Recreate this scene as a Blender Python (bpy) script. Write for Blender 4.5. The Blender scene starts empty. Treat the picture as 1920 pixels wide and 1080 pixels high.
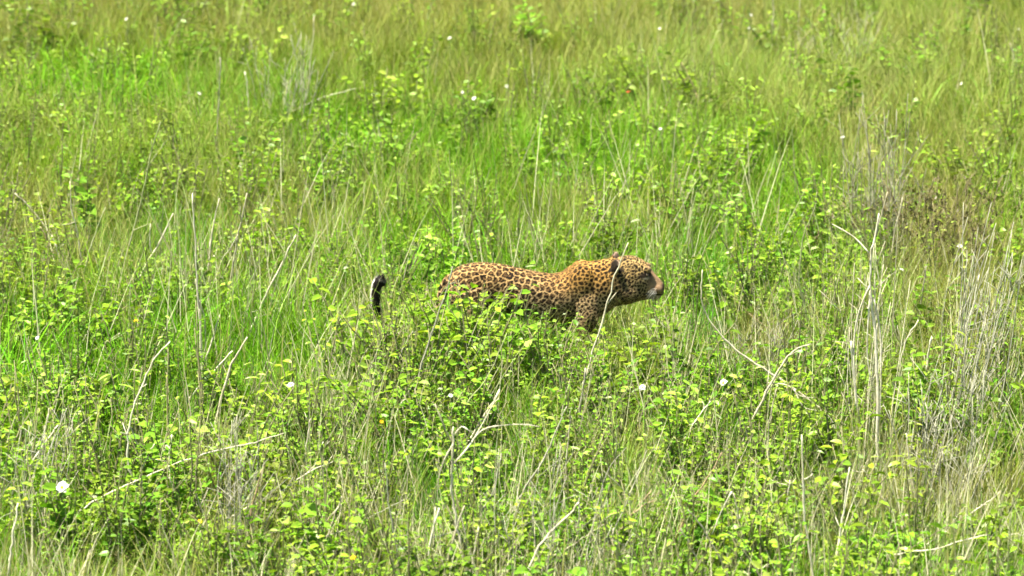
import bpy, bmesh, math, random
import numpy as np
from mathutils import Vector, Matrix
from mathutils.kdtree import KDTree

SC = bpy.context.scene
COL = SC.collection
random.seed(7)
RNG = np.random.default_rng(7)

# ------------------------------------------------------------------ camera
PITCH = math.radians(14.0)
CAM_H = 6.05
FPX = 7494.0                       # focal length in photograph pixels (1920 wide)
cam_d = bpy.data.cameras.new('camera')
cam = bpy.data.objects.new('camera', cam_d); COL.objects.link(cam)
cam.location = (0, 0, CAM_H); cam.rotation_euler = (math.pi/2 - PITCH, 0, 0)
cam_d.sensor_width = 36.0; cam_d.lens = 36.0*FPX/1920.0
cam_d.clip_start = 0.5; cam_d.clip_end = 6000
cam_d.dof.use_dof = True; cam_d.dof.focus_distance = 21.6; cam_d.dof.aperture_fstop = 3.0
SC.camera = cam

# ------------------------------------------------------------------ sky, sun, exposure
SUN_EL = math.radians(70); SUN_AZ = math.radians(250)     # azimuth clockwise from +Y: sun near the zenith, from the left
w = bpy.data.worlds.new('World'); SC.world = w; w.use_nodes = True
nt = w.node_tree; bg = nt.nodes['Background']
sky = nt.nodes.new('ShaderNodeTexSky'); sky.sky_type = 'NISHITA'; sky.sun_disc = False
sky.sun_elevation = SUN_EL; sky.sun_rotation = SUN_AZ
nt.links.new(sky.outputs[0], bg.inputs[0]); bg.inputs[1].default_value = 0.05
sd = bpy.data.lights.new('sun', 'SUN'); sd.energy = 5.0; sd.angle = math.radians(0.5); sd.color = (1, .94, .82)
sun = bpy.data.objects.new('sun', sd); COL.objects.link(sun)
sdir = Vector((math.sin(SUN_AZ)*math.cos(SUN_EL), math.cos(SUN_AZ)*math.cos(SUN_EL), math.sin(SUN_EL)))
sun.rotation_euler = sdir.to_track_quat('Z', 'Y').to_euler(); sun.location = sdir*40
SC.view_settings.view_transform = 'Standard'; SC.view_settings.look = 'None'
SC.view_settings.gamma = 1; SC.view_settings.use_curve_mapping = False
SC.view_settings.exposure = 1.78
SC.cycles.max_bounces = 3; SC.cycles.diffuse_bounces = 2; SC.cycles.transmission_bounces = 3
SC.cycles.filter_width = 1.6; SC.cycles.use_light_tree = False; SC.cycles.adaptive_threshold = .035

# ------------------------------------------------------------------ pixel <-> place (photograph pixels, 1920 x 1080)
cp, sp_ = math.cos(PITCH), math.sin(PITCH)
def ray(px, py):
    a = (px-960)/FPX; b = -(py-540)/FPX
    return Vector((a, cp + b*sp_, -sp_ + b*cp))
def at_z(px, py, z=0.0):
    d = ray(px, py); t = (z-CAM_H)/d.z
    return Vector((d.x*t, d.y*t, z))
def at_y(px, py, Y):
    d = ray(px, py); t = Y/d.y
    return Vector((d.x*t, Y, CAM_H + d.z*t))
def to_px(x, y, z):
    zz = z-CAM_H
    depth = y*cp - zz*sp_; up = y*sp_ + zz*cp
    return 960 + FPX*x/depth, 540 - FPX*up/depth
def ground_z(x, y):
    return 0.025*np.sin(x*1.3+.4*y)*np.cos(y*.9-.3*x) + 0.012*np.sin(x*4.1+1)*np.sin(y*3.7)

# ------------------------------------------------------------------ material helpers
def node(nt, typ, **kw):
    n = nt.nodes.new(typ)
    for k, v in kw.items(): setattr(n, k, v)
    return n
def new_mat(name):
    m = bpy.data.materials.new(name); m.use_nodes = True
    nt = m.node_tree; nt.nodes.clear()
    return m, nt, node(nt, 'ShaderNodeOutputMaterial')
def leaf_surface(nt, out, col, trans=.45, tcol=(1.15, 1.2, .4), gloss=0.0):
    """thin leaf: diffuse + light coming through it"""
    L = nt.links
    d = node(nt, 'ShaderNodeBsdfDiffuse'); L.new(col, d.inputs[0])
    tm = node(nt, 'ShaderNodeMixRGB', blend_type='MULTIPLY'); tm.inputs[0].default_value = 1
    L.new(col, tm.inputs[1]); tm.inputs[2].default_value = (*tcol, 1)
    t = node(nt, 'ShaderNodeBsdfTranslucent'); L.new(tm.outputs[0], t.inputs[0])
    mx = node(nt, 'ShaderNodeMixShader'); mx.inputs[0].default_value = trans
    L.new(d.outputs[0], mx.inputs[1]); L.new(t.outputs[0], mx.inputs[2])
    if gloss:
        g = node(nt, 'ShaderNodeBsdfGlossy'); g.inputs['Roughness'].default_value = .36
        m2 = node(nt, 'ShaderNodeMixShader'); m2.inputs[0].default_value = gloss
        L.new(mx.outputs[0], m2.inputs[1]); L.new(g.outputs[0], m2.inputs[2]); mx = m2
    L.new(mx.outputs[0], out.inputs[0])
def ramp(nt, fac, stops):
    r = node(nt, 'ShaderNodeValToRGB'); nt.links.new(fac, r.inputs[0])
    el = r.color_ramp.elements
    while len(el) < len(stops): el.new(.5)
    for e, (p, c) in zip(el, stops): e.position = p; e.color = (*c, 1)
    return r.outputs[0]

def mat_grass():
    m, nt, out = new_mat('grass_blade'); L = nt.links
    tint = node(nt, 'ShaderNodeAttribute', attribute_name='tint')      # pigment of this blade
    leaf_surface(nt, out, tint.outputs[0], .33)
    return m
def mat_weed(name, stops, trans=.33):
    m, nt, out = new_mat(name); L = nt.links
    tone = node(nt, 'ShaderNodeAttribute', attribute_name='tone')
    sep = node(nt, 'ShaderNodeSeparateColor'); L.new(tone.outputs[0], sep.inputs[0])
    col = ramp(nt, sep.outputs[0], stops)
    oi = node(nt, 'ShaderNodeObjectInfo')
    v = node(nt, 'ShaderNodeMapRange'); L.new(oi.outputs['Random'], v.inputs[0]); v.inputs[3].default_value = .55; v.inputs[4].default_value = 1.3
    hsv = node(nt, 'ShaderNodeHueSaturation'); L.new(col, hsv.inputs['Color']); L.new(v.outputs[0], hsv.inputs['Value'])
    fr = node(nt, 'ShaderNodeMath', operation='MULTIPLY'); L.new(oi.outputs['Random'], fr.inputs[0]); fr.inputs[1].default_value = 7.3
    f2 = node(nt, 'ShaderNodeMath', operation='FRACT'); L.new(fr.outputs[0], f2.inputs[0])
    hm = node(nt, 'ShaderNodeMapRange'); L.new(f2.outputs[0], hm.inputs[0]); hm.inputs[3].default_value = .484; hm.inputs[4].default_value = .52
    L.new(hm.outputs[0], hsv.inputs['Hue'])
    leaf_surface(nt, out, hsv.outputs[0], trans, gloss=.014)
    return m
def mat_twig(name, c0, c1, c2):
    m, nt, out = new_mat(name); L = nt.links
    tc = node(nt, 'ShaderNodeTexCoord'); oi = node(nt, 'ShaderNodeObjectInfo')
    n1 = node(nt, 'ShaderNodeTexNoise'); n1.inputs['Scale'].default_value = 22; n1.inputs['Detail'].default_value = 6; n1.inputs['Roughness'].default_value = .7
    L.new(tc.outputs['Object'], n1.inputs['Vector'])
    ad = node(nt, 'ShaderNodeMath', operation='ADD'); L.new(n1.outputs[0], ad.inputs[0])
    sb = node(nt, 'ShaderNodeMath', operation='MULTIPLY_ADD'); L.new(oi.outputs['Random'], sb.inputs[0]); sb.inputs[1].default_value = .3; sb.inputs[2].default_value = -.15
    L.new(sb.outputs[0], ad.inputs[1])
    col = ramp(nt, ad.outputs[0], [(.25, c0), (.5, c1), (.75, c2)])
    b = node(nt, 'ShaderNodeBsdfPrincipled'); L.new(col, b.inputs['Base Color']); b.inputs['Roughness'].default_value = .8
    bp = node(nt, 'ShaderNodeBump'); bp.inputs['Distance'].default_value = .003; L.new(n1.outputs[0], bp.inputs['Height']); L.new(bp.outputs[0], b.inputs['Normal'])
    L.new(b.outputs[0], out.inputs[0])
    return m
def mat_plain(name, c, rough=.6, trans=0.0):
    m, nt, out = new_mat(name); L = nt.links
    tc = node(nt, 'ShaderNodeTexCoord'); n1 = node(nt, 'ShaderNodeTexNoise'); n1.inputs['Scale'].default_value = 60
    L.new(tc.outputs['Object'], n1.inputs['Vector'])
    col = ramp(nt, n1.outputs[0], [(.3, tuple(x*.85 for x in c)), (.7, tuple(min(1, x*1.1) for x in c))])
    if trans: leaf_surface(nt, out, col, trans, (1, 1, .9))
    else:
        b = node(nt, 'ShaderNodeBsdfPrincipled'); L.new(col, b.inputs['Base Color']); b.inputs['Roughness'].default_value = rough
        L.new(b.outputs[0], out.inputs[0])
    return m
def mat_ground():
    m, nt, out = new_mat('ground'); L = nt.links
    g = node(nt, 'ShaderNodeNewGeometry')
    n1 = node(nt, 'ShaderNodeTexNoise'); n1.inputs['Scale'].default_value = 7; n1.inputs['Detail'].default_value = 8; n1.inputs['Roughness'].default_value = .7
    n2 = node(nt, 'ShaderNodeTexNoise'); n2.inputs['Scale'].default_value = .35; n2.inputs['Detail'].default_value = 4
    for n in (n1, n2): L.new(g.outputs['Position'], n.inputs['Vector'])
    a = ramp(nt, n1.outputs[0], [(.3, (.03, .033, .01)), (.5, (.06, .065, .02)), (.7, (.13, .105, .05))])
    b = ramp(nt, n2.outputs[0], [(.35, (.08, .15, .025)), (.65, (.14, .15, .04))])
    mx = node(nt, 'ShaderNodeMixRGB'); mx.inputs[0].default_value = .5; L.new(a, mx.inputs[1]); L.new(b, mx.inputs[2])
    s = node(nt, 'ShaderNodeBsdfPrincipled'); s.inputs['Roughness'].default_value = .95; L.new(mx.outputs[0], s.inputs['Base Color'])
    bp = node(nt, 'ShaderNodeBump'); bp.inputs['Distance'].default_value = .04; L.new(n1.outputs[0], bp.inputs['Height']); L.new(bp.outputs[0], s.inputs['Normal'])
    L.new(s.outputs[0], out.inputs[0])
    return m

M_GRASS = mat_grass()
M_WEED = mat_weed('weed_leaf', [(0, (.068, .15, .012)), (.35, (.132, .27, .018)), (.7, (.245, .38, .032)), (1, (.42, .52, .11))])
M_WEEDSTEM = mat_twig('weed_stem', (.1, .1, .035), (.16, .16, .06), (.22, .2, .1))
M_PALE = mat_twig('bleached_stalk', (.28, .25, .15), (.56, .51, .35), (.78, .74, .57))
M_GREY = mat_twig('grey_stalk', (.2, .19, .12), (.3, .29, .2), (.42, .41, .3))
M_TAN = mat_twig('tan_stalk', (.24, .16, .08), (.4, .29, .16), (.54, .43, .27))
M_GREENST = mat_twig('green_stalk', (.17, .2, .07), (.29, .32, .13), (.42, .43, .23))
M_BROWNLEAF = mat_weed('withered_leaf', [(0, (.07, .06, .02)), (.5, (.15, .135, .045)), (1, (.27, .24, .1))], .2)
M_WHITE = mat_plain('white_petal', (.74, .74, .66), trans=.3)
M_YELLOW = mat_plain('yellow_petal', (.75, .52, .03), trans=.3)
M_RED = mat_plain('red_petal', (.42, .1, .04), trans=.2)
M_BROWN = mat_twig('brown_stem', (.12, .1, .04), (.2, .175, .075), (.32, .29, .15))

# ------------------------------------------------------------------ mesh helpers
def mesh_obj(name, verts, faces, mat, parent=None, smooth=True, tone=None, link=True):
    me = bpy.data.meshes.new(name)
    me.from_pydata([tuple(v) for v in verts], [], [tuple(f) for f in faces])
    if smooth: me.polygons.foreach_set('use_smooth', [True]*len(me.polygons))
    if tone is not None:
        a = me.color_attributes.new('tone', 'FLOAT_COLOR', 'POINT')
        t = np.ones((len(verts), 4), np.float32); t[:, :3] = np.asarray(tone, np.float32)
        a.data.foreach_set('color', t.ravel())
    me.materials.append(mat)
    o = bpy.data.objects.new(name, me)
    if link: COL.objects.link(o)
    if parent is not None: o.parent = parent
    return o
def tag(o, label, cat, group=None, kind=None):
    if label: o['label'] = label
    if cat: o['category'] = cat
    if group: o['group'] = group
    if kind: o['kind'] = kind
    return o
def catmull(pts, n):
    P = [np.array(p, float) for p in pts]
    if len(P) == 2: return [P[0]+(P[1]-P[0])*i/n for i in range(n+1)]
    P = [2*P[0]-P[1]] + P + [2*P[-1]-P[-2]]
    out = []
    segs = len(P)-3; per = max(1, n//segs)
    for s in range(segs):
        a, b, c, d = P[s:s+4]
        for i in range(per):
            t = i/per
            out.append(.5*((2*b)+(c-a)*t+(2*a-5*b+4*c-d)*t*t+(3*b-a-3*c+d)*t**3))
    out.append(P[-2]); return out
def tube(V, F, pts, r0, r1, sides=5, wob=0.0, rng=random):
    base = len(V); n = len(pts); ref = Vector((.31, .83, .46))
    for i, p in enumerate(pts):
        p = Vector(p)
        a = Vector(pts[max(0, i-1)]); b = Vector(pts[min(n-1, i+1)])
        t = (b-a).normalized() if (b-a).length > 1e-9 else Vector((0, 0, 1))
        u = t.cross(ref).normalized(); v = t.cross(u)
        r = r0+(r1-r0)*i/(n-1)
        r *= 1+rng.uniform(-.18, .22)*(wob > 0)
        for k in range(sides):
            q = 2*math.pi*k/sides
            V.append(p+u*(math.cos(q)*r)+v*(math.sin(q)*r))
    for i in range(n-1):
        for k in range(sides):
            k2 = (k+1) % sides
            F.append((base+i*sides+k, base+i*sides+k2, base+(i+1)*sides+k2, base+(i+1)*sides+k))
    F.append(tuple(base+k for k in reversed(range(sides))))
    F.append(tuple(base+(n-1)*sides+k for k in range(sides)))

# ------------------------------------------------------------------ ground: one sheet to the horizon
def build_ground():
    def axis(lo, hi, step):
        a = list(np.arange(lo, hi+1e-6, step)); s = step; x = hi
        while x < 3000: s *= 1.35; x += s; a.append(x)
        s = step; x = lo
        while x > -3000: s *= 1.35; x -= s; a.insert(0, x)
        return np.array(a)
    xs = axis(-9, 9, .18); ys = axis(12, 50, .18)
    X, Y = np.meshgrid(xs, ys); Z = ground_z(X, Y)
    V = np.stack([X, Y, Z], -1).reshape(-1, 3); nx, ny = len(xs), len(ys)
    i = np.arange(nx-1); j = np.arange(ny-1); J, I = np.meshgrid(j, i, indexing='ij')
    q = (J*nx+I).ravel()
    F = np.stack([q, q+1, q+1+nx, q+nx], -1)
    o = mesh_obj('ground', V.tolist(), F.tolist(), mat_ground()); o['kind'] = 'structure'
build_ground()

# ------------------------------------------------------------------ grass: tufts scattered over the meadow
def leaf(V, F, T, p, d, up, L, W, tone, droop=.15):
    """a folded oval leaf of six faces"""
    d = Vector(d).normalized(); s = d.cross(Vector(up)).normalized(); n = s.cross(d)
    b = len(V); p = Vector(p); f = W*.18
    V += [p, p+d*(L*.3)+s*(W*.42)+n*f, p+d*(L*.3), p+d*(L*.3)-s*(W*.42)+n*f,
          p+d*(L*.68)+s*(W*.4)+n*f-n*(L*droop*.4), p+d*(L*.68)-n*(L*droop*.4), p+d*(L*.68)-s*(W*.4)+n*f-n*(L*droop*.4), p+d*L-n*(L*droop)]
    F += [(b, b+2, b+1), (b, b+3, b+2), (b+1, b+2, b+5, b+4), (b+2, b+3, b+6, b+5), (b+4, b+5, b+7), (b+5, b+6, b+7)]
    T += [tone]*8
def weed(kind):
    """returns stem mesh and foliage mesh data; height about 0.42 m"""
    SV, SF, V, F, T = [], [], [], [], []
    n = {'bushy': 6, 'spray': 5, 'low': 7, 'upright': 3}[kind]; sz = random.choice([.65, .85, .95, 1.1, 1.4, 1.8])
    for s in range(n):
        a = random.uniform(0, 6.28); H = random.uniform(.30, .47)*{'low': .6, 'upright': 1.25}.get(kind, 1)
        spread = random.uniform(.12, .5)*{'bushy': .8, 'upright': .45}.get(kind, 1.2)
        pts = []
        for i in range(6):
            t = i/5
            pts.append(Vector((math.cos(a)*spread*H*t**1.4+random.uniform(-.006, .006), math.sin(a)*spread*H*t**1.4+random.uniform(-.006, .006), H*t*(1-.12*spread*t*t*2))))
        tube(SV, SF, pts, .0045, .0018, 4)
        nl = random.randint(10, 15)
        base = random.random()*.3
        for k in range(nl):
            t = .22+.78*(k+random.random()*.6)/nl
            f = t*5; i = min(4, int(f)); p = pts[i].lerp(pts[i+1], f-i)
            az = a*.3+k*2.4+random.uniform(-.5, .5)
            d = Vector((math.cos(az), math.sin(az), random.uniform(-.1, .5)))
            L = random.uniform(.026, .054)*(1.05-.35*t)*sz*(1.5 if kind == 'upright' else 1)
            leaf(V, F, T, p, d, (random.gauss(0, .5), random.gauss(0, .5), 1), L, L*(random.uniform(.2, .3) if kind == 'upright' else random.uniform(.48, .72)),
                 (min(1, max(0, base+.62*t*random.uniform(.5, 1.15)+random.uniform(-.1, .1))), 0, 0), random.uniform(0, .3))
    return SV, SF, V, F, T

def proto_collection(name, objs):
    c = bpy.data.collections.new(name)
    for o in objs: c.objects.link(o)
    return c
WEEDS = []; wprotos = []
for i, k in enumerate(['bushy']*5+['spray']*5+['low']*3+['upright']*4):
    SV, SF, V, F, T = weed(k)
    so = mesh_obj('weed_stem_%02d' % i, SV, SF, M_WEEDSTEM, link=False)
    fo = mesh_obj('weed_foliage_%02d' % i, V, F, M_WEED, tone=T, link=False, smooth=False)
    WEEDS.append((so.data, fo.data))
    nb = len(SV); me = bpy.data.meshes.new('weed_%02d' % i)
    me.from_pydata([tuple(v) for v in SV+V], [], SF+[tuple(x+nb for x in f) for f in F])
    me.materials.append(M_WEEDSTEM); me.materials.append(M_WEED)
    me.polygons.foreach_set('material_index', [0]*len(SF)+[1]*len(F))
    a = me.color_attributes.new('tone', 'FLOAT_COLOR', 'POINT'); tt = np.ones((nb+len(V), 4), np.float32); tt[nb:, :3] = np.asarray(T)
    a.data.foreach_set('color', tt.ravel())
    wprotos.append(bpy.data.objects.new('weed_%02d' % i, me))
WEED_COL = proto_collection('weed_plants', wprotos)

def scatter_object(name, pts, idx, rot, scl, coll, mats, tint=None):
    me = bpy.data.meshes.new(name); me.from_pydata(pts.tolist(), [], [])
    def attr(n, t, d, key='value'):
        a = me.attributes.new(n, t, 'POINT'); a.data.foreach_set(key, np.ascontiguousarray(d).ravel())
    attr('idx', 'INT', idx.astype(np.int32)); attr('rot', 'FLOAT_VECTOR', rot.astype(np.float32), 'vector'); attr('scl', 'FLOAT_VECTOR', scl.astype(np.float32), 'vector')
    if tint is not None:
        t4 = np.ones((len(pts), 4), np.float32); t4[:, :3] = tint; attr('tint', 'FLOAT_COLOR', t4, 'color')
    for m in mats: me.materials.append(m)
    o = bpy.data.objects.new(name, me); COL.objects.link(o)
    ng = bpy.data.node_groups.new(name+'_scatter', 'GeometryNodeTree')
    ng.interface.new_socket('Geometry', in_out='INPUT', socket_type='NodeSocketGeometry')
    ng.interface.new_socket('Geometry', in_out='OUTPUT', socket_type='NodeSocketGeometry')
    N = ng.nodes; L = ng.links
    gi = N.new('NodeGroupInput'); go = N.new('NodeGroupOutput')
    ip = N.new('GeometryNodeInstanceOnPoints'); ci = N.new('GeometryNodeCollectionInfo')
    ci.inputs['Collection'].default_value = coll; ci.inputs['Separate Children'].default_value = True; ci.inputs['Reset Children'].default_value = True
    def na(n, t):
        q = N.new('GeometryNodeInputNamedAttribute'); q.data_type = t; q.inputs[0].default_value = n; return q.outputs[0]
    L.new(gi.outputs[0], ip.inputs['Points']); L.new(ci.outputs[0], ip.inputs['Instance']); ip.inputs['Pick Instance'].default_value = True
    L.new(na('idx', 'INT'), ip.inputs['Instance Index']); L.new(na('rot', 'FLOAT_VECTOR'), ip.inputs['Rotation']); L.new(na('scl', 'FLOAT_VECTOR'), ip.inputs['Scale'])
    L.new(ip.outputs[0], go.inputs[0])
    md = o.modifiers.new('scatter', 'NODES'); md.node_group = ng
    return o

def smooth_noise(x, y, scale, seed):
    """cheap value noise"""
    r = np.random.default_rng(seed); G = r.random((96, 96))
    u = (x/scale) % 95; v = (y/scale) % 95
    i = np.floor(u).astype(int); j = np.floor(v).astype(int); fu = u-i; fv = v-j
    fu = fu*fu*(3-2*fu); fv = fv*fv*(3-2*fv)
    return (G[i, j]*(1-fu)+G[i+1, j]*fu)*(1-fv)+(G[i, j+1]*(1-fu)+G[i+1, j+1]*fu)*fv

# the leopard stands here; plants between it and the camera must leave its flank in view, as in the photograph
LEO = at_z(1000, 693, 0.0)
SKY_X = [640, 690, 715, 760, 800, 835, 870, 905, 935, 960, 1000, 1040, 1060, 1090, 1120, 1140, 1165, 1200, 1240, 1275, 1320]
SKY_Y = [560, 578, 576, 566, 544, 542, 544, 550, 566, 580, 580, 596, 616, 634, 634, 606, 590, 584, 580, 564, 543]
def clear_height(x, y, rad=0.0):
    """largest plant height at (x, y) that keeps the leopard in view"""
    px, _ = to_px(x, y, 0.3)
    lim = np.interp(px, SKY_X, SKY_Y)
    b = -(lim-540)/FPX
    dy, dz = cp+b*sp_, -sp_+b*cp
    h = CAM_H + dz*(y/dy)
    near = (y < LEO.y+.25) & (px > 660) & (px < 1300)
    return np.where(near, np.maximum(h, .05), 9.0)

def field(density, y0, y1, margin):
    n = int(density*(y1-y0)*(2*(.133*y1+margin)))
    y = RNG.uniform(y0, y1, n); x = RNG.uniform(-1, 1, n)*(.133*y1+margin)
    k = np.abs(x) < .133*y+margin
    return x[k], y[k]

# natural patches of different grasses: (centre in the photo, radii, colour, weight, preferred kind)
C_BRIGHT = (.11, .29, .012); C_MID = (.13, .268, .016); C_OLIVE = (.16, .235, .024); C_STRAW = (.25, .35, .08)
C_BROWN = (.17, .13, .045); C_DEEP = (.075, .27, .02); C_GREY = (.25, .26, .12)
PATCHES = [
 (700, 5, 520, 60, (.23, .235, .06), 1.2, 'seed'), (150, 30, 250, 50, (.2, .23, .04), .9, 'seed'), (1100, 50, 250, 60, C_OLIVE, .7, 'seed'), (1330, 20, 120, 60, C_GREY, .6, 'seed'),
 (170, 165, 150, 55, C_BRIGHT, 1.3, 'broad'), (1520, 150, 260, 90, C_STRAW, .9, 'seed'), (1780, 60, 180, 70, C_STRAW, .8, 'seed'), (1250, 110, 140, 60, C_STRAW, .6, 'seed'),
 (1050, 240, 330, 80, C_BRIGHT, 1.0, 'fine'), (640, 240, 160, 70, C_BRIGHT, .8, 'fine'), (640, 130, 120, 70, C_OLIVE, .6, 'seed'),
 (300, 430, 110, 70, C_DEEP, .8, 'fine'), (200, 270, 230, 50, C_OLIVE, .5, 'seed'), (60, 400, 110, 90, C_OLIVE, .6, 'straw'),
 (1100, 370, 200, 50, C_OLIVE, .4, 'fine'), (780, 450, 160, 80, C_BRIGHT, .7, 'fine'), (1330, 570, 45, 110, C_DEEP, .9, 'fine'), (1480, 430, 130, 90, C_BRIGHT, .6, 'fine'),
 (1745, 410, 85, 90, C_BROWN, 1.3, 'straw'), (1700, 250, 170, 70, C_OLIVE, .6, 'straw'), (1640, 240, 50, 110, C_GREY, .9, 'straw'),
 (880, 620, 70, 70, C_BRIGHT, 1.2, 'broad'), (860, 850, 100, 75, C_DEEP, 1.0, 'fine'), (200, 760, 90, 90, C_BRIGHT, .8, 'fine'), (1410, 740, 70, 40, C_DEEP, .8, 'fine'),
 (60, 690, 80, 60, C_BRIGHT, .8, 'broad'), (1000, 720, 80, 90, C_BRIGHT, .8, 'fine'), (1430, 640, 70, 40, C_GREY, .9, 'straw'),
 (1790, 620, 60, 140, C_GREY, .8, 'straw'), (1720, 800, 90, 100, C_GREY, .6, 'straw'), (450, 900, 60, 100, C_GREY, .6, 'straw'), (1100, 1010, 90, 60, C_DEEP, .6, 'fine'),
 (1880, 500, 70, 130, C_OLIVE, .5, 'straw'), (300, 980, 150, 80, C_MID, .6, 'fine'),
]
KINDS = ['fine', 'broad', 'straw', 'seed', 'culm']
#            blades, tuft radius, height lo-hi, width lo-hi, lean, curl, dry lo-hi
KPAR = np.array([(17, .10, .17, .36, .0045, .0075, .30, .45, 0, .18), (14, .07, .20, .38, .008, .0135, .40, .75, 0, .05),
                 (13, .09, .22, .48, .003, .006, .28, .35, .3, .95), (16, .10, .22, .52, .003, .0065, .30, .45, .1, .55), (6, .13, .26, .68, .0042, .009, .42, .12, .85, 1.0)])
def build_grass():
    xs, ys = [], []
    for d, a, b, m in ((128, 16.3, 22, 1.2), (128, 22, 30, 1.2), (110, 30, 38, 1.3), (28, 38, 52, 2)):
        x, y = field(d, a, b, m); xs.append(x); ys.append(y)
    x = np.concatenate(xs); y = np.concatenate(ys); n = len(x)
    px, py = to_px(x, y, .2)
    n1 = smooth_noise(x+40, y, 1.6, 3); n2 = smooth_noise(x+40, y, .5, 4)
    wts = [np.full(n, .55)]; cols = [np.array(C_MID)]; kinds = [0]
    wts.append(np.clip((n1-.5)*2.2, 0, 1)); cols.append(np.array(C_BRIGHT)); kinds.append(0)
    wts.append(np.clip((.5-n1)*1.9, 0, 1)*.8+np.clip((500-py)/900, 0, .5)); cols.append(np.array(C_OLIVE)); kinds.append(2)
    wts.append(np.clip((n2-.62)*2.5, 0, 1)*.6); cols.append(np.array(C_STRAW)); kinds.append(3)
    for cx, cy, rx, ry, c, s, k in PATCHES:
        d2 = ((px-cx)/rx)**2+((py-cy)/ry)**2
        wts.append(2.4*s*np.exp(-d2*1.3)); cols.append(np.array(c)); kinds.append(KINDS.index(k))
    W = np.stack(wts); Wn = W/W.sum(0)
    tint = np.einsum('kn,kc->nc', Wn, np.stack(cols))*(np.clip(RNG.normal(1, .17, (n, 1)), .55, 1.5)*(.78+.44*smooth_noise(x+30, y+11, .28, 15))[:, None])
    cum = np.cumsum(Wn, 0); r = RNG.random(n); pick = (r[None] > cum).sum(0).clip(0, len(kinds)-1)
    kind = np.array(kinds)[pick]; other = RNG.choice(5, n, p=[.50, .13, .13, .19, .05]); other = np.where((RNG.random(n) < np.interp(py, [300, 650, 1080], [0, .4, .56])), 4, other); kind = np.where(pick == 0, other, kind)
    n3 = smooth_noise(x+60, y*.8+5, .26, 77)
    hs = RNG.uniform(.6, 1.25, n)*(1+.3*(n1-.5))*np.interp(n3, [.2, .5, .8], [.62, .95, 1.2])*np.interp(py, [0, 350, 600, 1080], [.82, .88, .95, .9])
    # blades of every tuft
    K = KPAR[kind]; rep = np.repeat(np.arange(n), K[:, 0].astype(int)); K = K[rep]; B = len(rep)
    u = lambda a, b: a+(b-a)*RNG.random(B)
    rr = K[:, 1]*np.sqrt(RNG.random(B)); aa = u(0, 6.283)
    bx = x[rep]+rr*np.cos(aa)*1.3; by = y[rep]+rr*np.sin(aa)*1.3
    h = u(K[:, 2], K[:, 3])*hs[rep]
    lim = clear_height(bx, by)*u(.75, 1.04)
    ins = (np.abs(bx-LEO.x-.02) < .62) & (np.abs(by-LEO.y) < .17)
    lim = np.where(ins, np.minimum(lim, .24), lim)
    keep = (lim > .07) & ~((np.abs(bx-LEO.x+.9) < .06) & (np.abs(by-LEO.y) < .2))
    h = np.where((lim < 8) & (by > LEO.y-1.1), h*1.4, h)
    fr = (by > LEO.y-.75) & (by < LEO.y-.17) & (np.abs(bx-LEO.x) < .85) & (RNG.random(B) < np.where(np.abs(bx-LEO.x+.38) < .27, .85, .5))
    h = np.where(fr, np.maximum(h, lim*u(.8, 1.12)), h)
    h = np.minimum(h, lim*np.where(fr, 1.12, np.where(RNG.random(B) < .05, 1.25, 1.0)))
    az = np.where(kind[rep] == 1, aa+RNG.normal(0, .6, B), u(0, 6.283)); dx, dy = np.cos(az), np.sin(az)
    lean = K[:, 6]*u(.1, 1.2); curl = K[:, 7]*u(.1, 1.4); wd = u(K[:, 4], K[:, 5])*np.interp(by, [16, 26, 38], [.95, 1.0, 1.15])
    tw = RNG.normal(0, .7, B); fa = az+math.pi/2+tw
    dry = u(K[:, 8], K[:, 9])*(RNG.random(B) < np.where(kind[rep] == 0, .45, 1)); val = np.clip(RNG.normal(1, .32, B), .35, 1.9)
    col = tint[rep]*val[:, None]; col[:, 0] *= np.clip(RNG.normal(1, .13, B), .6, 1.5)
    straw = np.array([.36, .335, .13])*np.clip(val, .7, 1.35)[:, None]
    straw = np.where((kind[rep] == 4)[:, None], np.array([.49, .46, .31])*np.clip(val, .5, 1.3)[:, None], straw)
    col = col*(1-dry[:, None])+straw*dry[:, None]
    lv = []
    for t in (0, .36, .72, 1.0):
        o = lean*t*h+curl*h*t**2.2; z = h*t*(1-.32*curl*t*t); ww = wd*.5*(1-t**2.2)
        cx, cy = bx+dx*o, by+dy*o; cz = z+ground_z(bx, by)-.01*(t == 0); ex, ey = np.cos(fa)*ww, np.sin(fa)*ww
        if t < 1: lv += [np.stack([cx-ex, cy-ey, cz], -1), np.stack([cx+ex, cy+ey, cz], -1)]
        else: lv.append(np.stack([cx, cy, cz], -1))
    V = np.stack(lv, 1)[keep]; col = col[keep]; B = len(V)
    o7 = (np.arange(B)*7)[:, None]
    tri = np.concatenate([o7+np.array([[0, 1, 3]]), o7+np.array([[0, 3, 2]]), o7+np.array([[2, 3, 5]]), o7+np.array([[2, 5, 4]]), o7+np.array([[4, 5, 6]])], 1).reshape(-1, 3)
    # feathery seed heads on some of the tall blades
    kk = kind[rep][keep]; hd = np.nonzero((kk == 3) & (RNG.random(B) < .28))[0]
    tip = V[hd, 6]; low = V[hd, 4:6].mean(1); SVs, Scol = [], []
    for k in range(5):
        t = RNG.uniform(.35, 1.0, (len(hd), 1)); p = low+(tip-low)*t; a = RNG.uniform(0, 6.283, len(hd)); l = RNG.uniform(.012, .028, (len(hd), 1))
        d = np.stack([np.cos(a), np.sin(a), RNG.uniform(-.2, 1, len(hd))], -1); sd_ = np.stack([-np.sin(a), np.cos(a), np.zeros(len(hd))], -1)
        SVs.append(np.stack([p, p+d*l*.6+sd_*.0028, p+d*l], 1)); Scol.append(np.repeat((np.array([.3, .26, .12])*RNG.uniform(.7, 1.3, (len(hd), 1))), 3, 0))
    SV = np.concatenate(SVs).reshape(-1, 3); nb = B*7
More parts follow.
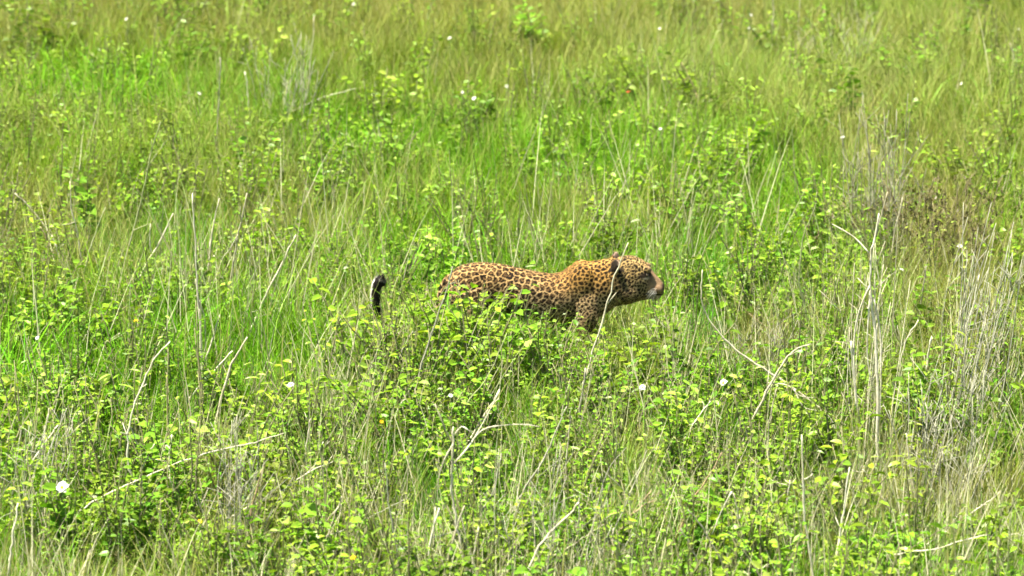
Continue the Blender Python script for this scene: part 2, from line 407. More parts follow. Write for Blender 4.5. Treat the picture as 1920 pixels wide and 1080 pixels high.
    AV = np.concatenate([V.reshape(-1, 3), SV]); AT = np.concatenate([tri, nb+np.arange(len(SV)).reshape(-1, 3)])
    AC = np.ones((len(AV), 4), np.float32); AC[:nb, :3] = np.repeat(col, 7, 0); AC[nb:, :3] = np.concatenate(Scol)
    me = bpy.data.meshes.new('grass'); me.vertices.add(len(AV)); me.vertices.foreach_set('co', AV.astype(np.float32).ravel())
    me.loops.add(len(AT)*3); me.loops.foreach_set('vertex_index', AT.astype(np.int32).ravel())
    me.polygons.add(len(AT)); me.polygons.foreach_set('loop_start', np.arange(0, len(AT)*3, 3, dtype=np.int32))
    me.polygons.foreach_set('use_smooth', np.ones(len(AT), bool))
    me.update(calc_edges=True)
    a = me.color_attributes.new('tint', 'FLOAT_COLOR', 'POINT'); a.data.foreach_set('color', AC.ravel())
    me.materials.append(M_GRASS)
    o = bpy.data.objects.new('grass', me); COL.objects.link(o)
    tag(o, 'dense tall green and straw meadow grass filling the whole picture', 'grass', kind='stuff')
    print('GRASS tris', len(AT), 'blades', B)
build_grass()

# ------------------------------------------------------------------ leafy weeds: 300 in front as plants, the rest as a mass
def build_weeds():
    x, y = field(44, 16.3, 45, 1.3)
    px, py = to_px(x, y, .25)
    nz = smooth_noise(x+50, y+7, .9, 9)
    prob = np.interp(py, [-50, 120, 350, 500, 620, 1100], [.26, .38, .48, .56, .84, .92])*np.interp(nz, [.25, .45, .7], [.12, .6, 1.15])
    for cx, cy, rx, ry, f in ((860, 850, 90, 65, .1), (1410, 740, 60, 35, .2), (300, 430, 90, 50, .3), (880, 610, 60, 45, .3), (780, 460, 150, 60, .35), (1050, 250, 300, 80, .5), (1745, 410, 80, 80, .1), (200, 770, 70, 70, .35), (1330, 560, 35, 80, .3)):
        prob *= 1-(1-f)*np.exp(-(((px-cx)/rx)**2+((py-cy)/ry)**2))
    k = RNG.random(len(x)) < prob
    x, y = x[k], y[k]
    # a fringe of weeds right in front of the leopard
    fx = LEO.x+RNG.uniform(-1.2, 1.0, 125); fy = LEO.y-.27-2.6*RNG.random(125)**1.3
    x = np.concatenate([x, fx]); y = np.concatenate([y, fy])
    n = len(x); s = RNG.uniform(.55, 1.4, n)
    isf = np.arange(n) >= n-125
    ch = clear_height(x, y); s = np.where(isf, np.minimum(ch/.385*RNG.uniform(.8, 1.06, n), np.interp(LEO.y-y, [.3, 1, 2.8], [1.75, 1.5, 1.0])*RNG.uniform(.85, 1.1, n)), np.minimum(s, ch/.43))
    inside = (np.abs(x-LEO.x) < .75) & (np.abs(y-LEO.y) < .3)
    keep = (s > .3) & ~inside
    x, y, s, isf = x[keep], y[keep], s[keep], isf[keep]; n = len(x)
    idx = np.where(isf, RNG.integers(0, 10, n), RNG.integers(0, len(WEEDS), n)); rz = RNG.uniform(0, 6.28, n)
    px, py = to_px(x, y, .25)
    inview = (px > 10) & (px < 1910) & (py > 0) & (py < 1075)
    o_ = np.argsort(np.where(inview, y-3*s, 1e9)); solo = np.zeros(n, bool); solo[o_[:300]] = True
    for i in np.nonzero(solo)[0]:
        e = bpy.data.objects.new('leafy_weed', None); COL.objects.link(e); e.empty_display_size = .1
        e.location = (x[i], y[i], float(ground_z(x[i], y[i]))-.008); e.rotation_euler = (RNG.normal(0, .12), RNG.normal(0, .12), rz[i]); ss = float(s[i]); e.scale = (ss, ss, ss)
        tag(e, 'leafy green weed with small oval yellow-green leaves among the near grass', 'weed', 'leafy weeds among the near grass')
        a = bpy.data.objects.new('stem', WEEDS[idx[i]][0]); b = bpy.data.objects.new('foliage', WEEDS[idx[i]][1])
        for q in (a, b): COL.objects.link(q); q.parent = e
        b['kind'] = 'stuff'
    r = ~solo
    rot = np.stack([RNG.normal(0, .12, n), RNG.normal(0, .12, n), rz], -1); scl = np.stack([s, s, s], -1)
    P = np.stack([x, y, ground_z(x, y)-.008], -1)
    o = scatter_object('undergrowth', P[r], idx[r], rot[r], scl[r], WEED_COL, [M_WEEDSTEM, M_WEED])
    tag(o, 'low leafy undergrowth spread through the grass of the meadow', 'undergrowth', kind='stuff')
build_weeds()

# ------------------------------------------------------------------ the leopard
def build_leopard():
    V, F = [], []
    def ring(c, u, v, ru, rv, n=20, e=2.2):
        b = len(V); c = Vector(c)
        for k in range(n):
            q = 2*math.pi*k/n; cu, sv = math.cos(q), math.sin(q)
            V.append(c+Vector(u)*(ru*math.copysign(abs(cu)**(2/e), cu))+Vector(v)*(rv*math.copysign(abs(sv)**(2/e), sv)))
        return b
    def skin(rings, n=20):
        for a, b in zip(rings, rings[1:]):
            for k in range(n):
                k2 = (k+1) % n; F.append((a+k, a+k2, b+k2, b+k))
        F.append(tuple(rings[0]+k for k in reversed(range(n)))); F.append(tuple(rings[-1]+k for k in range(n)))
    def stations(rows, n=20, e=2.2, fine=.012):
        rows = np.array(rows); xs = np.arange(rows[0, 0], rows[-1, 0]+1e-6, fine)
        xs = np.append(xs, rows[-1, 0]) if xs[-1] < rows[-1, 0]-1e-4 else xs
        R = []
        for x in xs:
            t, b, w = (np.interp(x, rows[:, 0], rows[:, c]) for c in (1, 2, 3))
            R.append(ring((x, 0, (t+b)/2), (0, 1, 0), (0, 0, 1), w, (t-b)/2, n, e))
        skin(R, n)
    def limb(pts, n=14):
        P = np.array(pts); N = 26
        C = catmull(P[:, :3].tolist(), N); m = len(C)
        rr = np.interp(np.linspace(0, 1, m), np.linspace(0, 1, len(P)), P[:, 3])
        ry = np.interp(np.linspace(0, 1, m), np.linspace(0, 1, len(P)), P[:, 4])
        R = []
        for i, c in enumerate(C):
            t = Vector(C[min(m-1, i+1)])-Vector(C[max(0, i-1)]); t.normalize()
            u = Vector((0, 1, 0)); v = t.cross(u).normalized(); u = v.cross(t)
            f = 1.0
            if i == 0 or i == m-1: f = .55
            R.append(ring(c, u, v, ry[i]*f, rr[i]*f, n, 2))
        skin(R, n)
    def ball(c, r, rot=None, n=14):
        c = Vector(c); R = []
        M = rot or Matrix.Identity(3)
        for i in range(1, 9):
            th = math.pi*i/9; z = math.cos(th); s = math.sin(th); b = len(V)
            for k in range(n):
                q = 2*math.pi*k/n
                V.append(c+M@Vector((r[0]*s*math.cos(q), r[1]*s*math.sin(q), r[2]*z)))
            R.append(b)
        skin(R[::-1], n)
    # trunk and neck: x, top, bottom, half width
    stations([(-.505, .525, .47, .03), (-.485, .555, .42, .06), (-.45, .588, .37, .085), (-.40, .612, .34, .098), (-.33, .624, .335, .105), (-.25, .623, .345, .105),
              (-.16, .61, .33, .105), (-.07, .588, .305, .118), (.03, .566, .285, .128), (.11, .556, .27, .13), (.16, .566, .265, .13), (.20, .596, .265, .125),
              (.24, .62, .275, .118), (.30, .63, .29, .112), (.36, .636, .295, .108), (.42, .646, .325, .102), (.47, .652, .365, .094)])
    # head
    stations([(.44, .64, .37, .082), (.47, .651, .368, .088), (.51, .662, .372, .094), (.55, .668, .38, .098), (.585, .662, .39, .096), (.62, .648, .40, .085), (.648, .628, .405, .07),
              (.666, .602, .408, .05), (.688, .572, .41, .043), (.708, .55, .412, .042), (.728, .528, .418, .04), (.744, .508, .43, .034), (.752, .495, .45, .022)], e=2.1, fine=.006)
    for s in (-1, 1):
        ball((.65, s*.046, .596), (.03, .02, .02))            # brow ridge
        ball((.56, s*.062, .465), (.06, .042, .06))              # cheek ruff
        ball((.712, s*.03, .474), (.036, .027, .03))           # whisker pad
        ball((.265, s*.082, .50), (.085, .042, .13), Matrix.Rotation(.25, 3, 'Y'))   # shoulder blade
        ball((-.36, s*.066, .455), (.13, .055, .15))             # thigh
        # round ear, turned outward
        M = Matrix.Rotation(math.radians(-38*s), 3, 'Z')@Matrix.Rotation(math.radians(s*-28), 3, 'X')
        ball((.47, s*.09, .628), (.014, .036, .044), M)
    ball((.70, 0, .43), (.038, .03, .026))                       # chin
    # limbs: x, y, z, fore-aft radius, lateral radius
    limb([(.285, -.07, .50, .05, .03), (.30, -.085, .42, .078, .045), (.31, -.092, .33, .07, .05), (.30, -.09, .25, .05, .042), (.33, -.085, .14, .037, .034), (.34, -.08, .06, .032, .03), (.375, -.08, .03, .034, .036)])
    limb([(.275, .07, .50, .05, .03), (.255, .085, .42, .075, .045), (.22, .09, .33, .064, .05), (.17, .088, .25, .046, .04), (.13, .085, .15, .034, .034), (.08, .08, .065, .03, .03), (.11, .08, .032, .034, .036)])
    limb([(-.38, -.075, .50, .11, .05), (-.34, -.088, .37, .09, .055), (-.33, -.088, .28, .06, .045), (-.44, -.085, .19, .036, .03), (-.455, -.08, .09, .028, .027), (-.42, -.08, .03, .034, .036)])
    limb([(-.38, .075, .50, .11, .05), (-.28, .088, .37, .088, .055), (-.22, .088, .29, .058, .045), (-.27, .085, .19, .036, .03), (-.25, .08, .09, .028, .027), (-.20, .08, .03, .034, .036)])
    # tail: down from the rump, along the ground, tip hooked up
    TAIL = [(-.47, 0, .55), (-.517, .0, .47), (-.548, -.01, .36), (-.61, -.02, .26), (-.71, -.03, .205), (-.84, -.03, .23), (-.9, -.03, .33), (-.91, -.03, .43), (-.898, -.03, .505), (-.874, -.03, .532), (-.857, -.03, .49)]
    TR = [.034, .03, .027, .025, .024, .024, .027, .030, .031, .028, .016]
    limb([(*p, r, r) for p, r in zip(TAIL, TR)])
    me = bpy.data.meshes.new('leopard_raw'); me.from_pydata([tuple(v) for v in V], [], F)
    tmp = bpy.data.objects.new('leopard_raw', me); COL.objects.link(tmp)
    md = tmp.modifiers.new('r', 'REMESH'); md.mode = 'VOXEL'; md.voxel_size = .0052
    dg = bpy.context.evaluated_depsgraph_get()
    em = bpy.data.meshes.new_from_object(tmp.evaluated_get(dg))
    bpy.data.objects.remove(tmp); bpy.data.meshes.remove(me)
    bm = bmesh.new(); bm.from_mesh(em)
    for _ in range(9): bmesh.ops.smooth_vert(bm, verts=bm.verts, factor=.5, use_axis_x=True, use_axis_y=True, use_axis_z=True)
    bm.normal_update(); bm.to_mesh(em); bm.free()
    n = len(em.vertices)
    P = np.empty(n*3); em.vertices.foreach_get('co', P); P = P.reshape(-1, 3)
    N = np.empty(n*3); em.vertices.foreach_get('normal', N); N = N.reshape(-1, 3)
    x, yy, z = P.T; ay = np.abs(yy)
    sst = lambda a, b, v: (lambda t: t*t*(3-2*t))(np.clip((v-a)/(b-a), 0, 1))
    # size of the marking cell in each region
    headw = sst(.40, .52, x); muzz = sst(.60, .67, x)
    legw = 1-sst(.22, .32, z); tail = (x < -.53)
    cell = .0365-.0125*sst(.0, .26, x)-.004*(1-sst(.40, .50, z))-.005*headw-.003*muzz
    cell = np.where(tail, .045, cell*(1-.25*legw))
    rr = np.random.default_rng(21)
    orderv = rr.permutation(n)[:26000]
    acc = np.empty((6000, 3)); na = 0; seed_i = []
    for i in orderv:
        if na:
            d = acc[:na]-P[i]
            if ((d*d).sum(1) < (cell[i]*.82)**2).any(): continue
        acc[na] = P[i]; na += 1; seed_i.append(i)
    kd = KDTree(na)
    for i in range(na): kd.insert(acc[i], i)
    kd.balance()
    F1 = np.empty(n); F2 = np.empty(n); ID = np.empty(n, int); ANG = np.empty(n)
    jit = np.stack([smooth_noise(x*100+50, z*100+yy*60+20, 1.1, 31+q) for q in range(3)], -1)-.5
    Q = P+jit*.011
    for i in range(n):
        (c1, i1, d1), (c2, i2, d2) = kd.find_n(Q[i], 2)
        F1[i] = d1; F2[i] = d2; ID[i] = i1; ANG[i] = math.atan2(Q[i][2]-c1[2], Q[i][0]-c1[0])
    edge = (F2-F1)/cell                          # 0 on the pale network
    rad = F1/cell
    rnd = rr.random(na)[ID]; ph = rr.uniform(0, 6.28, na)[ID]
    solid = np.clip(sst(.10, .30, x)+headw+legw+tail*1.0+(1-sst(.36, .42, z))*.6, 0, 1)    # small full spots on neck, head, legs, belly
    # rosette: dark broken ring near the cell rim with a tawny centre
    ring_m = sst(.09, .19, edge)*sst(.12, .22, rad)
    gap = .78+.22*np.sign(np.cos(ANG*2+ph)+.72)
    ring_m = ring_m*np.where(rnd < .9, np.clip(gap, 0, 1), 1)
    spot_m = sst(.14, .28, edge)
    dark = ring_m*(1-solid)+spot_m*solid
    L3 = lambda *c: np.array(c, float)[None]
    def mix(a, b, t): return a*(1-t[:, None])+b*t[:, None]
    up = sst(.38, .60, z)
    pale = mix(np.repeat(L3(.47, .34, .17), n, 0), L3(.57, .36, .135), up)
    front = sst(-.02, .22, x)*(1-sst(.50, .60, x))*sst(.40, .56, z)
    pale = mix(pale, L3(.50, .265, .06), front*.85)
    pale = mix(pale, L3(.44, .31, .12), headw*(1-muzz)*.8)  # head tone lowered, putting the face shade into the colour
    pale = mix(pale, L3(.27, .2, .1), headw*(1-sst(.50, .58, z))*.7)      # cheek and jaw darkened: their shadow is painted into the coat
    pale = mix(pale, L3(.55, .37, .17), sst(.1, .2, x)*(1-sst(.36, .46, z))*.8)
    belly = (1-sst(.27, .34, z))*(ay < .07)
    pale = mix(pale, L3(.74, .69, .58), belly)
    centre = mix(np.repeat(L3(.13, .062, .02), n, 0), L3(.20, .08, .022), front)
    centre = mix(centre, L3(.05, .03, .014), 1-sst(.38, .52, z))  # rosette centres darken downward: lower flank shade painted into the coat
    col = mix(pale, centre, (1-solid)*sst(.08, .22, edge)*.85)
    col = mix(col, L3(.009, .006, .004), np.clip(dark, 0, 1)*.98)
    # face
    g = lambda cx, cz, rx, rz: np.exp(-(((x-cx)/rx)**2+((z-cz)/rz)**2))
    hd = (x > .5)
    muz = hd*sst(.645, .672, x-.0*z)*sst(.452, .475, z)
    col = mix(col, L3(.27, .175, .095), np.clip(muz*1.15, 0, 1)*.88)
    col = mix(col, L3(.22, .18, .13), hd*sst(.655, .68, x)*(1-sst(.44, .462, z)))           # chin and lip, pale tone dulled by painted face shade
    for k in range(3):                                                                      # rows of whisker spots
        for j in range(4): col = mix(col, L3(.05, .03, .02), .8*hd*(ay > .02)*g(.685+.011*j, .462+.012*k+.002*j, .004, .0035))
    col = mix(col, L3(.03, .02, .014), hd*(np.abs(z-(.447-.12*(x-.70))) < .006)*(x > .63)*(ay > .006))     # mouth line
    col = mix(col, L3(.06, .035, .028), hd*np.clip(2.2*np.exp(-(((x-x.max())/.024)**2+(yy/.045)**2+((z-.482)/.019)**2)), 0, 1))   # nose leather
    col = mix(col, L3(.03, .02, .013), hd*(ay > .03)*np.clip(2.6*g(.642, .565, .032, .012), 0, 1)*.98)       # dark eye rim, widened as painted shade under the brow
    col = mix(col, L3(.05, .03, .02), hd*(ay > .025)*np.clip(1.2*g(.672, .54, .012, .022), 0, 1)*.65)      # tear stripe
    col = mix(col, L3(.62, .52, .36), hd*(ay > .03)*np.clip(g(.645, .546, .018, .006), 0, 1)*.6)
    # ears: black backs, pale rim and inside
    ear = (z > .59)*(ay > .07)*(np.abs(x-.475) < .045)
    back = ear*((N[:, 0] < .05))
    col = mix(col, L3(.022, .017, .013), back*.95); col = mix(col, L3(.42, .29, .2), ear*(N[:, 0] >= .05)*1.0)
    # tail: black bands, white underside towards the tip
    tipw = (x < -.80)*1.0
    und = tipw*(N[:, 0]*.9+N[:, 2]*-.3+.5*jit[:, 0] < -.70)*(x < -.87)
    col = np.where(tipw[:, None] > 0, L3(.018, .014, .012), col)
    col = mix(col, L3(.72, .68, .6), und*1.0)
    band = tipw*(np.abs(np.mod(z*13+x*5, 1)-.5) < .10)*(x > -.89)
    col = mix(col, L3(.55, .5, .42), band*.25)
    col = np.clip(col, 0, 1)
    ca = em.color_attributes.new('coat', 'FLOAT_COLOR', 'POINT'); c4 = np.ones((n, 4), np.float32); c4[:, :3] = col
    ca.data.foreach_set('color', c4.ravel())
    em.polygons.foreach_set('use_smooth', [True]*len(em.polygons))
    em.materials.clear()
    m, nt, out = new_mat('leopard_coat'); L = nt.links
    at = node(nt, 'ShaderNodeAttribute', attribute_name='coat')
    tc = node(nt, 'ShaderNodeTexCoord'); n1 = node(nt, 'ShaderNodeTexNoise'); n1.inputs['Scale'].default_value = 90; n1.inputs['Detail'].default_value = 4
    mp = node(nt, 'ShaderNodeMapping'); mp.inputs['Scale'].default_value = (.45, 1, 1); L.new(tc.outputs['Object'], mp.inputs[0]); L.new(mp.outputs[0], n1.inputs['Vector'])
    v = node(nt, 'ShaderNodeMapRange'); L.new(n1.outputs[0], v.inputs[0]); v.inputs[3].default_value = .75; v.inputs[4].default_value = 1.25
    hsv = node(nt, 'ShaderNodeHueSaturation'); L.new(at.outputs[0], hsv.inputs['Color']); L.new(v.outputs[0], hsv.inputs['Value'])
    b = node(nt, 'ShaderNodeBsdfPrincipled'); L.new(hsv.outputs[0], b.inputs['Base Color']); b.inputs['Roughness'].default_value = .7
    b.inputs['Specular IOR Level'].default_value = .12
    bp = node(nt, 'ShaderNodeBump'); bp.inputs['Distance'].default_value = .004; L.new(n1.outputs[0], bp.inputs['Height']); L.new(bp.outputs[0], b.inputs['Normal'])
    L.new(b.outputs[0], out.inputs[0])
    em.materials.append(m); em.name = 'leopard'
    leo = bpy.data.objects.new('leopard', em); COL.objects.link(leo)
    leo.location = (LEO.x, LEO.y, float(ground_z(LEO.x, LEO.y)))
    tag(leo, 'spotted leopard walking to the right, half hidden in tall green grass', 'leopard')
    # short fur lying back along the body
    K = 70000; pick = rr.integers(0, n, K); p = P[pick]; nn = N[pick]
    flow = np.where((p[:, :1] < -.5), np.array([[0.3, 0, .9]]), np.array([[-.8, 0, -.55]]))
    flow = flow-nn*(flow*nn).sum(1, keepdims=True); flow /= np.linalg.norm(flow, axis=1, keepdims=True)+1e-6
    ln = rr.uniform(.007, .015, (K, 1))*np.where(p[:, :1] > .6, .4, np.where(p[:, :1] < -.8, 1.7, np.where((p[:, :1] > .42) | (p[:, 2:] < .36), 1.35, 1)))
    side = np.cross(nn, flow); wd = rr.uniform(.0007, .0013, (K, 1))
    tip = p+flow*ln*.9+nn*ln*.38+side*rr.normal(0, .25, (K, 1))*ln
    rt = p-nn*.001
    FV = np.stack([rt-side*wd, rt+side*wd, tip], 1).reshape(-1, 3); FF = np.arange(K*3).reshape(-1, 3)
    fm = bpy.data.meshes.new('fur'); fm.from_pydata(FV.tolist(), [], FF.tolist())
    fa = fm.color_attributes.new('coat', 'FLOAT_COLOR', 'POINT'); c4 = np.ones((K*3, 4), np.float32); c4[:, :3] = np.repeat(col[pick], 3, 0)
    fa.data.foreach_set('color', c4.ravel()); fm.materials.append(m)
    fur = bpy.data.objects.new('fur', fm); COL.objects.link(fur); fur.parent = leo; fur['kind'] = 'stuff'
    # eyes with lids, whiskers
    em_ = mat_plain('leopard_eye', (.05, .035, .01), .3); pu = mat_plain('leopard_pupil', (.01, .01, .01), .1)
    for s in (-1, 1):
        EV, EF = [], []
        bmx = bmesh.new(); bmesh.ops.create_uvsphere(bmx, u_segments=12, v_segments=8, radius=.0115); me2 = bpy.data.meshes.new('eye'); bmx.to_mesh(me2); bmx.free()
        me2.materials.append(em_); e = bpy.data.objects.new('eye', me2); COL.objects.link(e); e.parent = leo; e.location = (.650, s*.055, .563)
        bmx = bmesh.new(); bmesh.ops.create_uvsphere(bmx, u_segments=10, v_segments=6, radius=.0058); me3 = bpy.data.meshes.new('pupil'); bmx.to_mesh(me3); bmx.free()
        me3.materials.append(pu); q = bpy.data.objects.new('pupil', me3); COL.objects.link(q); q.parent = e; q.location = (.0052, s*.0052, 0)
        WV, WF = [], []
        for k in range(9):
            p0 = Vector((.695+.008*(k % 3), s*.044, .462+.011*(k//3))); a = random.uniform(-.3, .25)
            pts = [p0+Vector((-.05*t+.01*(k % 3)*t, s*.075*t, (-.03+.03*a)*t*t+.012*t*(k//3-1))) for t in (0, .33, .66, 1)]
            tube(WV, WF, pts, .0007, .0003, 3)
        mesh_obj('whiskers', WV, WF, M_WHITE, leo)
    return leo
build_leopard()

# ------------------------------------------------------------------ dry stalks, each traced where it stands
STALK_MATS = {'b': M_BROWN, 'p': M_PALE, 'g': M_GREY, 't': M_TAN, 'v': M_GREENST}
def stalk_points(pl, h0, lean, Y=None):
    """photo polyline, top first; its lowest seen point is h0 above the ground; continues down to the ground"""
    low = pl[-1]
    if Y is None: Y = at_z(low[0], low[1], h0).y
    L = [0]
    for a, b in zip(pl[::-1], pl[::-1][1:]): L.append(L[-1]+math.hypot(a[0]-b[0], a[1]-b[1])/320.0)
    pts = [at_y(p[0], p[1], Y+lean*l) for p, l in zip(pl[::-1], L)]
    d = (pts[0]-pts[1]).normalized()
    if d.z > -.55:                                    # a lying twig: its end is lodged among the stems
        d = Vector((d.x, .25, min(d.z, -.2))).normalized(); t = min(.3, (pts[0].z-.03)/-d.z)
    else: t = (pts[0].z+.03)/-d.z
    return [pts[0]+d*t, pts[0]+d*t*.5] + pts
def stalk(name, pl, label, mat='p', r=2.6, h0=.26, lean=0.0, side=(), group='dry stalks standing in the grass', cat='dry stalk', Y=None):
    """r: half thickness in photo pixels at the base; side: (polyline, r) branches that spring from the stalk"""
    pts = stalk_points(pl, h0, lean, Y)
    base = Vector((pts[0].x, pts[0].y, 0)); sc = pts[2].y/cp/FPX
    top = pts[-1]
    V, F = [], []
    C = catmull([tuple(p-base) for p in pts], 4*(len(pts)-1))
    C = [c+RNG.normal(0, .0022, 3) if 0 < i < len(C)-1 else c for i, c in enumerate(C)]
    r *= .8
    tube(V, F, C, r*sc*1.2, r*sc*.5, 6, .1)
    for _ in range(random.randint(0, 3)):                # small snapped twigs along it
        i = random.randint(len(C)//3, len(C)-2); q = Vector(C[i]); a = (Vector(C[i+1])-q).normalized()
        d = (a*.8+Vector(RNG.normal(0, .5, 3))).normalized()*random.uniform(.03, .11)
        tube(V, F, [q, q+d*.5+Vector(RNG.normal(0, .004, 3)), q+d], r*sc*.5, r*sc*.25, 4)
    o = mesh_obj(name, V, F, STALK_MATS[mat]); o.location = base
    tag(o, label, cat, group)
    for spl, sr in side:
        V, F = [], []
        Yb = pts[2].y+lean*.3
        q = [at_y(a[0], a[1], Yb+random.uniform(-.02, .02)) for a in spl]
        tube(V, F, catmull([tuple(p-base) for p in q], 4*(len(q)-1)), sr*sc*.75, sr*sc*.35, 5, .1)
        mesh_obj('branch', V, F, STALK_MATS[mat], o)
    return o
S = stalk
D = 'dry_stalk'; TW = 'fallen_twig'; FG = 'fallen twigs lying in the weeds'
# around the leopard
S(D, [(1178, 455), (1160, 500), (1140, 565), (1117, 643), (1100, 700), (1088, 740)], 'tall pale stalk crossing in front of the leopard\'s neck and ear', 'p', 2.6, .24, side=[([(1139, 570), (1150, 556), (1156, 548)], 2.0)])
S(D, [(1098, 690), (1092, 735), (1086, 790)], 'thick short grey stalk below the leopard\'s chest', 'g', 4.2, .2)
S(D, [(848, 500), (838, 545), (815, 610), (792, 680), (776, 745)], 'grey stalk leaning beside the leopard\'s rump', 'g', 2.6, .24)
S(D, [(950, 625), (918, 700), (880, 750), (862, 795)], 'thin greenish grey stalk leaning below the leopard\'s belly', 'v', 2.2, .24)
S(D, [(775, 620), (755, 655), (738, 700)], 'short grey stalk below the gap between tail tip and rump', 'g', 2.4, .24)
S(D, [(937, 730), (925, 752), (905, 785)], 'short bleached stalk pointing up under the leopard\'s belly', 'p', 3, .24)
# left, upper
S(D, [(413, 108), (411, 180), (408, 230), (406, 268)], 'thin upright grey stalk standing alone above the left of the meadow', 'g', 2.2, .25)
S(D, [(459, 134), (464, 170), (467, 205)], 'short white stalk beside the tall thin grey one', 'p', 2.4, .25)
S(TW, [(668, 166), (620, 178), (590, 188), (556, 205)], 'pale thin twig slanting up to the right in the far grass', 'p', 1.44, 0.22, .2, group=FG, cat='twig')
S(D, [(589, 30), (585, 85), (579, 155)], 'pale speckled stalk standing in the far brownish grass', 'p', 1.7, .25)
S(D, [(301, 228), (284, 285), (268, 360), (250, 432), (236, 485)], 'long thin bowed green stalk on the left', 'v', 2.4, .26, side=[([(250, 432), (266, 425), (282, 419)], 2)])
S(D, [(330, 250), (310, 265), (292, 292)], 'short thin pale green stalk arching beside the bowed one', 'v', 1.6, .3)
S(D, [(28, 362), (52, 385), (66, 400), (80, 420)], 'pale stalk leaning left near the left edge', 'p', 2.4, .28)
S(D, [(131, 340), (134, 392), (143, 425), (152, 480)], 'pale kinked upright stalk near the left edge', 'p', 2.6, .26)
S(D, [(75, 425), (84, 440), (95, 465)], 'short reddish tan twig below the leaning pale stalk', 't', 2.2, .24)
S(D, [(97, 442), (105, 462), (113, 486)], 'short cream twig left of the kinked stalk', 'p', 2.5, .24)
S(D, [(198, 388), (182, 428), (170, 465), (160, 502)], 'slim greenish stalk leaning right beside the kinked stalk', 'v', 2.2, .25)
S(D, [(325, 400), (305, 442), (284, 478), (266, 512)], 'pale forked stalk shaped like a V', 'p', 2.4, .26, side=[([(284, 478), (281, 450), (282, 420)], 2)])
S(D, [(361, 362), (365, 440), (369, 520), (374, 600), (378, 668)], 'tallest bleached stalk on the left, upright', 'p', 3.2, .25, side=[([(372, 560), (384, 600), (385, 660)], 2.2)])
S(D, [(411, 372), (400, 420), (395, 460), (391, 500)], 'pale upright stalk just beside the tallest bleached one', 'p', 2.8, .26, side=[([(400, 478), (412, 515), (424, 556)], 2)])
S(D, [(463, 362), (448, 432), (440, 480), (430, 545)], 'pale stalk with a side twig between the tallest and the diagonal one', 'p', 2.8, .26, side=[([(446, 440), (430, 468), (416, 485)], 1.8)])
S(D, [(555, 440), (528, 495), (498, 555), (478, 602)], 'straight white stalk slanting up left of the tail tip', 'p', 3.2, .26)
S(D, [(412, 590), (402, 625), (388, 668)], 'short pale stalk at the foot of the tallest one', 'p', 2.4, .24)
S(D, [(482, 540), (470, 565), (460, 594)], 'short thin pale stalk beside the straight slanting one', 'v', 2, .26)
S(TW, [(563, 556), (540, 570), (512, 584)], 'short thin twig lying right of the straight white stalk', 'p', 1.44, 0.22, .2, group=FG, cat='twig')
S(TW, [(240, 620), (214, 636), (184, 652)], 'short pale pair of twigs lying left of the yellow flower', 'p', 1.76, 0.22, .2, side=[([(225, 625), (205, 637), (190, 645)], 1.6)], group=FG, cat='twig')
S(D, [(319, 640), (290, 672), (270, 715), (250, 765), (240, 815), (240, 868), (252, 905)], 'long pale stalk bending down the lower left', 'p', 2.8, .24, side=[([(245, 800), (258, 835), (264, 855)], 1.8)])
S(D, [(436, 658), (410, 685), (386, 712)], 'leaning cream stalk above the long fallen branch', 'p', 3, .25)
S(D, [(464, 632), (445, 665), (430, 695), (410, 772)], 'thick bleached stalk leaning right with a twin at its foot', 'p', 3.6, .24, side=[([(420, 728), (413, 748), (409, 770)], 2.4)])
# left, lower
S(D, [(92, 765), (88, 790), (84, 820)], 'short upright cream stalk near the lower left edge', 'p', 2.4, .24)
S(D, [(109, 797), (88, 825), (66, 858)], 'short slanting cream stalk crossing the upright one', 'p', 2.8, .24)
S(TW, [(533, 812), (477, 829), (433, 839), (367, 857), (317, 874), (260, 900), (213, 921), (157, 951), (100, 983)], 'longest fallen grey branch lying slantwise across the lower left', 'p', 2.1, 0.15, .2, group=FG, cat='branch')
S(TW, [(624, 866), (583, 884), (550, 905), (516, 928)], 'straight pale twig lying right of the longest branch', 'p', 2.08, 0.24, .3, group=FG, cat='twig')
S(TW, [(62, 944), (34, 954), (0, 972)], 'thin grey twig lying at the left edge', 'g', 1.60, 0.24, .2, group=FG, cat='twig')
S(D, [(34, 944), (27, 985), (21, 1030), (17, 1068)], 'thick cream stalk standing in the bottom left corner', 'p', 3.6, .24)
S(D, [(290, 832), (276, 860), (257, 895)], 'thin pale stalk crossing the longest branch', 'p', 2.2, .26)
S(D, [(322, 815), (318, 850), (318, 885), (326, 920)], 'crooked white stalk behind the longest branch', 'p', 2.6, .24, side=[([(319, 842), (312, 835), (306, 848)], 1.7)])
S(D, [(368, 925), (375, 948), (384, 970)], 'short pale stalk below the longest branch', 'p', 2, .24)
S(D, [(294, 948), (304, 985), (324, 1040)], 'thin dark green stalk in the lower left', 'v', 2.4, .24)
S(D, [(491, 880), (484, 910), (474, 948), (470, 1000)], 'brownish stalk standing right of the longest branch', 't', 3.2, .22)
S(D, [(641, 930), (632, 955), (620, 988)], 'bleached stalk right of the brownish one, leaning right', 'p', 2.6, .24, side=[([(640, 945), (625, 962), (612, 975)], 1.8)])
S(D, [(582, 785), (577, 820), (572, 858)], 'short pale upright stalk above the straight twig', 'p', 2.2, .24)
S(D, [(606, 828), (600, 843), (594, 860)], 'very short pale stalk right of its upright neighbour', 'p', 2.1, .24)
